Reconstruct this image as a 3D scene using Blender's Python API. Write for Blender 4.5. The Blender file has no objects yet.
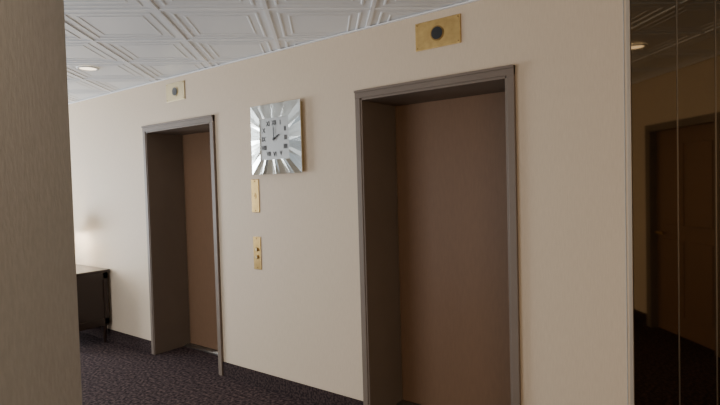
import bpy, bmesh, math, random
from mathutils import Vector, Matrix
random.seed(3)
D=2.761; CZ=2.60
GA=math.radians(41)
U=Vector((math.cos(GA),math.sin(GA),0)); V=Vector((-math.sin(GA),math.cos(GA),0))
def uv(u,v,z=0): return U*u+V*v+Vector((0,0,z))
SC=bpy.context.scene.collection

# ---------------- materials ----------------
def mat(name,col,rough=.6,metal=0,noise=None,bump=None,emit=None,spec=.5,tint=None):
    m=bpy.data.materials.new(name); m.use_nodes=True
    nt=m.node_tree; b=nt.nodes['Principled BSDF']
    b.inputs['Base Color'].default_value=(*col,1); b.inputs['Roughness'].default_value=rough
    b.inputs['Metallic'].default_value=metal; b.inputs['Specular IOR Level'].default_value=spec
    tc=nt.nodes.new('ShaderNodeTexCoord')
    def nz(scale,stretch=(1,1,1),detail=4):
        mp=nt.nodes.new('ShaderNodeMapping'); mp.inputs['Scale'].default_value=stretch
        n=nt.nodes.new('ShaderNodeTexNoise'); n.inputs['Scale'].default_value=scale; n.inputs['Detail'].default_value=detail
        nt.links.new(tc.outputs['Object'],mp.inputs[0]); nt.links.new(mp.outputs[0],n.inputs['Vector']); return n
    if noise:
        sc,st,c2,lo,hi=noise
        n=nz(sc,st); r=nt.nodes.new('ShaderNodeValToRGB')
        r.color_ramp.elements[0].position=lo; r.color_ramp.elements[1].position=hi
        r.color_ramp.elements[0].color=(*c2,1); r.color_ramp.elements[1].color=(*col,1)
        nt.links.new(n.outputs['Fac'],r.inputs[0]); nt.links.new(r.outputs[0],b.inputs['Base Color'])
    if bump:
        sc,st,s,d=bump
        n=nz(sc,st); bp=nt.nodes.new('ShaderNodeBump'); bp.inputs['Strength'].default_value=s; bp.inputs['Distance'].default_value=d
        nt.links.new(n.outputs['Fac'],bp.inputs['Height']); nt.links.new(bp.outputs[0],b.inputs['Normal'])
    if emit:
        b.inputs['Emission Color'].default_value=(*emit[0],1); b.inputs['Emission Strength'].default_value=emit[1]
    return m
M_wall=mat('wall_vinyl',(.68,.55,.405),.6,noise=(30,(6,6,.6),(.64,.515,.375),.35,.65),bump=(60,(5,5,.5),.12,.0015),spec=.3)
M_wall2=mat('wall_plaster_texture',(.44,.42,.395),.8,noise=(45,(2.2,2.2,.8),(.405,.385,.36),.38,.62),bump=(45,(2.2,2.2,.8),.35,.003))
M_ceil=mat('ceiling_white',(.90,.92,.93),.4)
M_ceilb=mat('ceiling_grid',(.93,.94,.95),.35)
M_frame=mat('frame_bronze',(.19,.145,.11),.5,noise=(4,(1,1,1),(.175,.133,.10),.3,.7),spec=.3)
M_door=mat('door_bronze',(.225,.130,.074),.5,noise=(90,(1,1,.15),(.205,.118,.068),.3,.7),spec=.25)
M_carpet=mat('carpet',(.115,.078,.074),.95,noise=(42,(1,1,1),(.022,.015,.017),.40,.66),bump=(200,(1,1,1),.6,.005),spec=.1)
M_base=mat('carpet_base',(.065,.043,.038),.95,noise=(60,(1,1,1),(.022,.015,.016),.42,.6),spec=.1)
M_brass=mat('brass',(.58,.39,.15),.32,1,noise=(25,(1,1,1),(.46,.30,.11),.3,.7))
M_brassp=mat('brass_pale',(.50,.40,.22),.4,.5)
M_brassd=mat('brass_dark',(.30,.18,.06),.4,.9)
M_black=mat('black',(.01,.01,.01),.4)
M_mir=mat('mirror_bevel',(.88,.90,.84),.13,1)
M_dial=mat('dial_silver',(.48,.48,.46),.4,.3)
M_smoke=mat('smoked_mirror',(.22,.17,.11),.035,1)
M_seam=mat('seam_bevel',(.30,.25,.19),.3,.8)
M_wood=mat('dark_wood',(.035,.018,.012),.3,noise=(12,(1,8,8),(.018,.01,.008),.3,.7))
M_woodt=mat('dark_wood_top',(.03,.018,.014),.22)
M_white=mat('white_paint',(.8,.8,.78),.5)
M_shade=mat('lamp_shade',(.9,.84,.72),.8,emit=((1,.88,.7),1.2))
M_lens=mat('light_lens',(1,.9,.75),.5,emit=((1,.82,.58),3))
M_sill=mat('metal_sill',(.4,.38,.35),.35,1)
M_trim=mat('edge_trim',(.5,.43,.35),.35,.3)

# ---------------- helpers ----------------
def new(name,bm,mats,smooth=False,parent=None,loc=None,rotz=0):
    me=bpy.data.meshes.new(name); bmesh.ops.recalc_face_normals(bm,faces=bm.faces); bm.to_mesh(me); bm.free()
    for m in (mats if isinstance(mats,(list,tuple)) else [mats]): me.materials.append(m)
    if smooth:
        for p in me.polygons: p.use_smooth=True
    o=bpy.data.objects.new(name,me); SC.objects.link(o)
    if parent: o.parent=parent
    if loc is not None: o.location=loc
    o.rotation_euler[2]=rotz
    return o
def box(bm,x0,x1,y0,y1,z0,z1,mi=0,bev=0):
    r=bmesh.ops.create_cube(bm,size=1)
    vs=r['verts']
    for v in vs:
        v.co=Vector(((x0+x1)/2+v.co.x*(x1-x0),(y0+y1)/2+v.co.y*(y1-y0),(z0+z1)/2+v.co.z*(z1-z0)))
    fs=set(f for v in vs for f in v.link_faces)
    for f in fs: f.material_index=mi
    if bev:
        es=list(set(e for v in vs for e in v.link_edges))
        rr=bmesh.ops.bevel(bm,geom=es,offset=bev,segments=2,affect='EDGES',profile=.5)
        for f in rr['faces']: f.material_index=mi
def cyl(bm,c,r,h,axis='Z',mi=0,r2=None,seg=32):
    if r2 is None: r2=r
    m=Matrix.Translation(c)
    if axis=='Y': m=m@Matrix.Rotation(math.pi/2,4,'X')
    if axis=='X': m=m@Matrix.Rotation(math.pi/2,4,'Y')
    res=bmesh.ops.create_cone(bm,cap_ends=True,segments=seg,radius1=r,radius2=r2,depth=h,matrix=m)
    for f in set(f for v in res['verts'] for f in v.link_faces): f.material_index=mi
def lathe(bm,prof,c,seg=32,mi=0):
    rings=[]
    for r,z in prof:
        rings.append([bm.verts.new((c[0]+r*math.cos(2*math.pi*i/seg),c[1]+r*math.sin(2*math.pi*i/seg),c[2]+z)) for i in range(seg)])
    for a,b in zip(rings,rings[1:]):
        for i in range(seg):
            f=bm.faces.new((a[i],a[(i+1)%seg],b[(i+1)%seg],b[i])); f.material_index=mi; f.smooth=True
def empty(name,loc=(0,0,0)):
    e=bpy.data.objects.new(name,None); SC.objects.link(e); e.location=loc; return e

# ---------------- elevator wall ----------------
XL,XR=-8.6,-.466
OP=[(-4.62,-3.63),(-2.052,-1.06)]; OZ=2.15; T=.5
bm=bmesh.new()
xs=[XL,OP[0][0],OP[0][1],OP[1][0],OP[1][1],XR]
box(bm,xs[0],xs[1],D,D+T,0,CZ+.02)
box(bm,xs[2],xs[3],D,D+T,0,CZ+.02)
box(bm,xs[4],xs[5],D,D+T,0,CZ+.02)
for a,b in OP: box(bm,a,b,D,D+T,OZ,CZ+.02); box(bm,a,b,D+T-.02,D+T,0,OZ)
new('wall_back',bm,M_wall)
# baseboards
bm=bmesh.new()
for a,b in [(XL,-4.664),(-3.588,-2.096),(-1.016,XR)]:
    box(bm,a,b,D-.012,D,0,.12,bev=.003)
new('baseboard_back',bm,M_base)
bm=bmesh.new(); box(bm,XL,XR,D-.022,D+.01,CZ-.010,CZ-.004,bev=.001); new('trim_ceiling',bm,M_ceilb)
# corner trim
bm=bmesh.new(); box(bm,XR-.012,XR+.004,D-.004,D+.02,0,CZ,bev=.001); new('trim_corner',bm,M_trim)

# ---------------- elevators ----------------
def elevator(name,a,b):
    e=empty(name,((a+b)/2,D,0)); w=(b-a)/2
    fw=.042
    bm=bmesh.new()
    for s in (-1,1):
        x0,x1=sorted((s*w,s*(w+fw))); box(bm,x0,x1,-.022,.0,0,OZ+.05,bev=.003)
        x0,x1=sorted((s*(w-.012),s*(w+.012))); box(bm,x0,x1,-.016,.38,0,OZ,bev=.002)
    box(bm,-w-fw,w+fw,-.024,0,OZ,OZ+.052,bev=.003)
    box(bm,-w-fw,w+fw,-.032,0,OZ+.036,OZ+.052,bev=.003)
    box(bm,-w,w,-.016,.38,OZ-.014,OZ+.004,bev=.002)
    new('jamb_frame',bm,M_frame,parent=e)
    bm=bmesh.new()
    box(bm,-w+.013,w-.013,.38,.42,.012,OZ-.002,bev=.002)
    new('sliding_door',bm,M_door,parent=e)
    bm=bmesh.new()
    box(bm,-w+.012,w-.012,.30,.42,0,.010)
    for i in range(3): box(bm,-w+.012,w-.012,.315+i*.02,.322+i*.02,.010,.013)
    new('door_sill',bm,M_sill,parent=e)
elevator('elevator_doorway',*OP[0]); elevator('elevator_doorway',*OP[1])

# hall lanterns
def lantern(x,z,w,h,m,m2):
    e=empty('elevator_hall_lantern',(x,D,z))
    bm=bmesh.new(); box(bm,-w/2,w/2,-.008,0,-h/2,h/2,bev=.003)
    for sx in(-1,1):
        for sz in (-1,1): cyl(bm,(sx*(w/2-.014),-.009,sz*(h/2-.014)),.004,.004,'Y',1)
    new('plate',bm,[m,M_brassd],parent=e)
    bm=bmesh.new(); cyl(bm,(0,-.010,0),.044,.004,'Y',0); cyl(bm,(0,-.013,0),.036,.006,'Y',1)
    new('lamp_lens',bm,[m2,M_black],parent=e)
lantern(-1.48,2.462,.30,.165,M_brass,M_brassd)
lantern(-4.125,2.465,.28,.165,M_brassp,M_brassp)
# call plates
def plate(z,kind):
    e=empty('elevator_call_panel',(-3.115,D,z))
    bm=bmesh.new(); box(bm,-.042,.042,-.007,0,-.13,.13,bev=.003); new('plate',bm,M_brass,parent=e)
    bm=bmesh.new()
    for zz in (-.115,.115): cyl(bm,(0,-.008,zz),.005,.004,'Y',0)
    if kind:
        for zz in (-.03,.03): cyl(bm,(0,-.010,zz),.015,.008,'Y',2); cyl(bm,(0,-.014,zz),.011,.006,'Y',1)
    else:
        box(bm,-.010,.010,-.010,-.006,-.02,.02,2,bev=.003); cyl(bm,(0,-.010,.0),.006,.006,'Y',0)
    new('buttons',bm,[M_brassd,M_brassp,M_brass],parent=e)
plate(1.52,0); plate(1.07,1)

# ---------------- wall clock ----------------
CX,CZc,CS=-2.835,1.945,.262
ck=empty('wall_clock',(CX,D,CZc))
bm=bmesh.new(); box(bm,-CS+.012,CS-.012,-.035,0,-CS+.012,CS-.012,bev=.002); new('clock_case',bm,M_brassp,parent=ck)
bm=bmesh.new()
N=7; inn=.155
def ringpt(s,t,q,y):
    a=[(t,1),(1,-t),(-t,-1),(-1,t)][q]
    return Vector((a[0]*s,y,a[1]*s))
for q in range(4):
    for i in range(N):
        t0=-1+2*i/N; t1=-1+2*(i+1)/N; tm=(t0+t1)/2
        dy=-.0015 if i%2 else .001
        o0=bm.verts.new(ringpt(CS,t0,q,-.040)); o1=bm.verts.new(ringpt(CS,t1,q,-.040)); om=bm.verts.new(ringpt(CS,tm,q,-.0408+dy))
        i0=bm.verts.new(ringpt(inn,t0,q,-.052)); i1=bm.verts.new(ringpt(inn,t1,q,-.052)); im=bm.verts.new(ringpt(inn,tm,q,-.0528+dy))
        bm.faces.new((o0,om,im,i0)); bm.faces.new((om,o1,i1,im))
        b0=bm.verts.new(ringpt(CS,t0,q,-.034)); b1=bm.verts.new(ringpt(CS,t1,q,-.034))
        bm.faces.new((o0,b0,b1,o1)); bm.faces.new((o0,o1,om))
        c0=bm.verts.new(ringpt(inn,t0,q,-.036)); c1=bm.verts.new(ringpt(inn,t1,q,-.036))
        bm.faces.new((i0,c0,c1,i1)); bm.faces.new((i0,i1,im))
new('mirror_frame',bm,M_mir,parent=ck)
bm=bmesh.new(); box(bm,-inn,inn,-.046,-.03,-inn,inn)
new('clock_dial',bm,M_dial,parent=ck)
nums=['XII','I','II','III','IIII','V','VI','VII','VIII','IX','X','XI']
for k,t in enumerate(nums):
    a=math.radians(30*k); r=.116
    sc=1/max(abs(math.sin(a)),abs(math.cos(a)))
    x,z=r*math.sin(a)*min(sc,1.12),r*math.cos(a)*min(sc,1.12)
    cu=bpy.data.curves.new('numeral_'+t,'FONT'); cu.body=t; cu.size=.05; cu.align_x='CENTER'; cu.align_y='CENTER'; cu.extrude=.0008; cu.offset=.0002
    o=bpy.data.objects.new('numeral_'+t,cu); SC.objects.link(o); o.parent=ck; o.location=(x,-.0475,z); o.rotation_euler=(math.pi/2,0,0); o.scale=(.8,1,1); cu.materials.append(M_black)
def hand(name,ang,l,w,y):
    bm=bmesh.new(); a=math.radians(ang); d=Vector((math.sin(a),0,math.cos(a))); n=Vector((d.z,0,-d.x))
    pts=[d*-.02+n*w*.6,d*-.02-n*w*.6,d*l*.7-n*w,d*l,d*l*.7+n*w]
    f=bm.faces.new([bm.verts.new(p+Vector((0,y,0))) for p in pts])
    r=bmesh.ops.extrude_face_region(bm,geom=[f])
    for v in [g for g in r['geom'] if isinstance(g,bmesh.types.BMVert)]: v.co.y-=.002
    new(name,bm,M_black,parent=ck)
hand('hour_hand',62,.065,.005,-.050); hand('minute_hand',-2,.10,.004,-.053)
bm=bmesh.new(); cyl(bm,(0,-.055,0),.008,.008,'Y'); new('hub',bm,M_black,parent=ck)

# ---------------- ceiling ----------------
bm=bmesh.new(); P=.61
prof=[(0,-.004),(.012,-.004),(.012,.002),(.055,.003),(.060,-.001),(.070,-.001),(.075,.004),(.115,.004),(.119,.001),(.126,.001),(.130,.004),(.305,.004)]
def nearest_phase(x,s): return x-math.floor(x/s)*s
pu=nearest_phase(-2.12*U.x+1.98*U.y,P); pv=nearest_phase(-2.4*V.x+1.93*V.y,P)
for i in range(-14,8):
    for j in range(-8,13):
        cu_,cv_=pu+i*P+P/2,pv+j*P+P/2
        c=uv(cu_,cv_)
        if c.y>D+.5 or c.x<-9 or cu_>3.8 or cv_<-3.5: continue
        prev=None
        for n,(ins,z) in enumerate(prof[:-1]):
            h=P/2-ins
            ring=[bm.verts.new(uv(cu_+a*h,cv_+b*h,CZ+z)) for a,b in((-1,-1),(1,-1),(1,1),(-1,1))]
            if prev:
                for k in range(4):
                    f=bm.faces.new((prev[k],prev[(k+1)%4],ring[(k+1)%4],ring[k])); f.material_index=1 if n<=1 else 0
            prev=ring
        bm.faces.new(prev)
new('ceiling',bm,[M_ceil,M_ceilb])
bm=bmesh.new(); box(bm,-9.5,5,-6,6,CZ+.03,CZ+.1); new('ceiling_slab',bm,M_white)
bm=bmesh.new(); box(bm,-9.5,5,-6,6,-.1,0); new('floor',bm,M_carpet)

# ---------------- downlights ----------------
def downlight(x,y,p=25):
    e=empty('recessed_downlight',(x,y,CZ-.004))
    bm=bmesh.new(); lathe(bm,[(.085,.004),(.085,-.004),(.068,-.006),(.062,.0)],(0,0,0)); new('trim_ring',bm,M_white,parent=e,smooth=True)
    bm=bmesh.new(); cyl(bm,(0,0,.0),.064,.004); new('lens',bm,M_lens,parent=e)
    l=bpy.data.lights.new('bulb','SPOT'); l.energy=p; l.spot_size=math.radians(150); l.spot_blend=.9; l.color=(1,.80,.58); l.shadow_soft_size=.07
    o=bpy.data.objects.new('bulb',l); SC.objects.link(o); o.parent=e; o.location=(0,0,-.02)
downlight(-4.33,2.09,6); downlight(1.28,2.25,32); downlight(-.6,.2,26); downlight(.8,-1.2,28)

# ---------------- smoked mirror wall ----------------
bm=bmesh.new(); MV=2.391
def boxuv(bm,a,b,c,d,z0,z1,mi=0,bev=0):
    tmp=bmesh.new(); box(tmp,a,b,c,d,z0,z1,mi,bev)
    for v in tmp.verts: v.co=uv(v.co.x,v.co.y,v.co.z)
    me=bpy.data.meshes.new('t'); tmp.to_mesh(me); tmp.free(); bm.from_mesh(me); bpy.data.meshes.remove(me)
boxuv(bm,1.44,3.4,MV+.012,MV+.12,0,CZ+.02); new('wall_mirror_side',bm,M_wall2)
bm=bmesh.new(); seams=[1.468,1.696,1.889,2.20,2.5,2.8,3.1,3.39]
for a,b in zip(seams,seams[1:]):
    boxuv(bm,a+.0015,b-.0015,MV,MV+.012,.0,CZ)
bm2=bmesh.new()
for s in seams[1:-1]: boxuv(bm2,s-.003,s+.003,MV-.0015,MV+.011,0,CZ)
mp=empty('smoked_mirror_panel')
new('mirror_glass',bm,M_smoke,parent=mp); new('bevel_strips',bm2,M_seam,parent=mp)

# ---------------- side wall (seen in mirror), with door ----------------
W=3.4; d0,d1=-.43,.49
bm=bmesh.new()
boxuv(bm,W,W+.15,-3.2,d0,0,CZ+.02); boxuv(bm,W,W+.15,d1,MV+.1,0,CZ+.02); boxuv(bm,W,W+.15,d0,d1,2.06,CZ+.02)
new('wall_right',bm,M_wall)
bm=bmesh.new(); boxuv(bm,W-.012,W,-3.2,d0-.06,0,.12); boxuv(bm,W-.012,W,d1+.06,MV-.002,0,.12); new('baseboard_right',bm,M_base)
de=empty('door_1')
bm=bmesh.new()
boxuv(bm,W-.02,W+.15,d0-.06,d0+.01,0,2.06); boxuv(bm,W-.02,W+.15,d1-.01,d1+.06,0,2.06); boxuv(bm,W-.02,W+.15,d0-.06,d1+.06,2.05,2.12)
new('door_frame',bm,M_frame,parent=de)
bm=bmesh.new(); boxuv(bm,W+.06,W+.10,d0+.01,d1-.01,.005,2.05)
for z0,z1 in((.2,.95),(1.1,1.9)):
    for a,b in((d0+.12,-.01),(.07,d1-.12)): boxuv(bm,W+.05,W+.062,a,b,z0,z1,bev=.004)
new('door_leaf',bm,M_door,parent=de)
bm=bmesh.new(); boxuv(bm,W+.0,W+.06,d0+.06,d0+.08,1.0,1.02); boxuv(bm,W+.0,W+.012,d0+.06,d0+.18,1.0,1.02,bev=.003); new('lever_handle',bm,M_brass,parent=de)

# ---------------- near left wall ----------------
bm=bmesh.new(); boxuv(bm,-.80,-.605,-.9,1.30,0,CZ+.02,bev=.004); new('wall_left_near',bm,M_wall2)
bm=bmesh.new(); boxuv(bm,-5,W+.15,-3.35,-3.2,0,CZ+.02); new('wall_front',bm,M_wall)

# far-left wall; its unseen window is added to carry the daylight
bm=bmesh.new(); wx=-8.6
box(bm,wx-.15,wx,-5,-.6,0,CZ+.02); box(bm,wx-.15,wx,1.6,D+.5,0,CZ+.02); box(bm,wx-.15,wx,-.6,1.6,0,.5); box(bm,wx-.15,wx,-.6,1.6,2.3,CZ+.02)
new('wall_left',bm,M_wall)
we=empty('added_window',(wx,.5,1.4)); bm=bmesh.new()
for y in(-1.1,-.03,1.04): box(bm,-.1,-.04,y,y+.06,-.9,.9)
for z in(-.9,-.03,.84): box(bm,-.1,-.04,-1.1,1.1,z,z+.06)
new('added_window_frame',bm,M_white,parent=we)

# ---------------- cabinet ----------------
cab=empty('sideboard_cabinet',(-5.93,D-.245,0))
bm=bmesh.new()
w,dp=.5,.21
box(bm,-w,w,-dp,dp,.20,.745,bev=.006)
for x in(-w,w):
    s=1 if x>0 else -1
    a,b=sorted((x,x+s*.008))
    box(bm,a,b,-dp,-dp+.045,.20,.745); box(bm,a,b,dp-.045,dp,.20,.745); box(bm,a,b,-dp,dp,.68,.745); box(bm,a,b,-dp,dp,.20,.26)
box(bm,-w-.006,w+.006,-dp-.006,dp+.0,.185,.205,bev=.003)
for i in range(2):
    a=-w+.02+i*(w-.01); box(bm,a,a+w-.03,-dp-.012,-dp,.23,.56,bev=.004); box(bm,a,a+w-.03,-dp-.012,-dp,.58,.72,bev=.004)
new('cabinet_body',bm,M_wood,parent=cab)
bm=bmesh.new(); box(bm,-w-.03,w+.03,-dp-.03,dp+.02,.745,.775,bev=.006); new('cabinet_top',bm,M_woodt,parent=cab)
bm=bmesh.new()
for sx in(-1,1):
    for sy in(-1,1):
        cyl(bm,(sx*(w-.035),sy*(dp-.035),.095),.014,.19,'Z',0,.028,16)
new('legs',bm,M_wood,parent=cab,smooth=False)
bm=bmesh.new()
for i in range(2): cyl(bm,(-.25+i*.5,-dp-.02,.65),.012,.02,'Y'); cyl(bm,(-.04+i*.08,-dp-.02,.42),.012,.02,'Y')
new('knobs',bm,M_brass,parent=cab)
lp=empty('table_lamp',(-6.05,D-.26,.776))
bm=bmesh.new(); lathe(bm,[(0,0),(.075,0),(.08,.015),(.03,.03),(.025,.06),(.065,.12),(.08,.18),(.055,.25),(.02,.29),(.012,.32),(.012,.40),(0,.40)],(0,0,0)); new('lamp_base',bm,M_brassp,parent=lp)
bm=bmesh.new(); lathe(bm,[(.17,.36),(.11,.58),(.107,.58),(.167,.36)],(0,0,0)); new('lamp_shade',bm,M_shade,parent=lp)
bm=bmesh.new(); lathe(bm,[(0,.40),(.02,.41),(.03,.45),(.02,.49),(0,.5)],(0,0,0)); new('bulb_glass',bm,M_lens,parent=lp)
l=bpy.data.lights.new('lamp_bulb','POINT'); l.energy=15; l.color=(1,.92,.80); l.shadow_soft_size=.08
o=bpy.data.objects.new('lamp_bulb',l); SC.objects.link(o); o.parent=lp; o.location=(.03,0,.35)

# ---------------- light ----------------
def area(name,loc,target,sx,sy,e,col):
    l=bpy.data.lights.new(name,'AREA'); l.shape='RECTANGLE'; l.size=sx; l.size_y=sy; l.energy=e; l.color=col
    o=bpy.data.objects.new(name,l); SC.objects.link(o); o.location=loc
    o.rotation_euler=(Vector(target)-Vector(loc)).to_track_quat('-Z','Y').to_euler(); return o
area('left_fill',(-8.5,.5,1.4),(-3,1.2,2.3),2.1,1.8,250,(.86,.93,1))  # added area light acting as daylight from the left end
area('cool_fill',(-4.2,-2.2,1.0),(-3.2,1.6,2.5),2.4,1.4,76,(.94,.96,1))  # unseen cool fill, added and aimed up to brighten the ceiling
area('warm_fill',(1.6,-1.3,1.5),(-1.2,2.7,1.4),2.0,1.8,38,(1,.80,.58))  # warm fill added behind the camera for near wall and doors, no fitting
w=bpy.data.worlds.new('world'); bpy.context.scene.world=w; w.use_nodes=True
w.node_tree.nodes['Background'].inputs[0].default_value=(.8,.88,1,1); w.node_tree.nodes['Background'].inputs[1].default_value=.5

# ---------------- camera ----------------
cam=bpy.data.cameras.new('camera'); co=bpy.data.objects.new('camera',cam); SC.objects.link(co)
cam.sensor_width=36; cam.lens=519.9/720*36; cam.clip_start=.02
a,p,r=.648,.033,-.028
co.matrix_world=Matrix.Translation((0,0,1.58))@Matrix.Rotation(a,4,'Z')@Matrix.Rotation(math.pi/2-p,4,'X')@Matrix.Rotation(r,4,'Z')
bpy.context.scene.camera=co
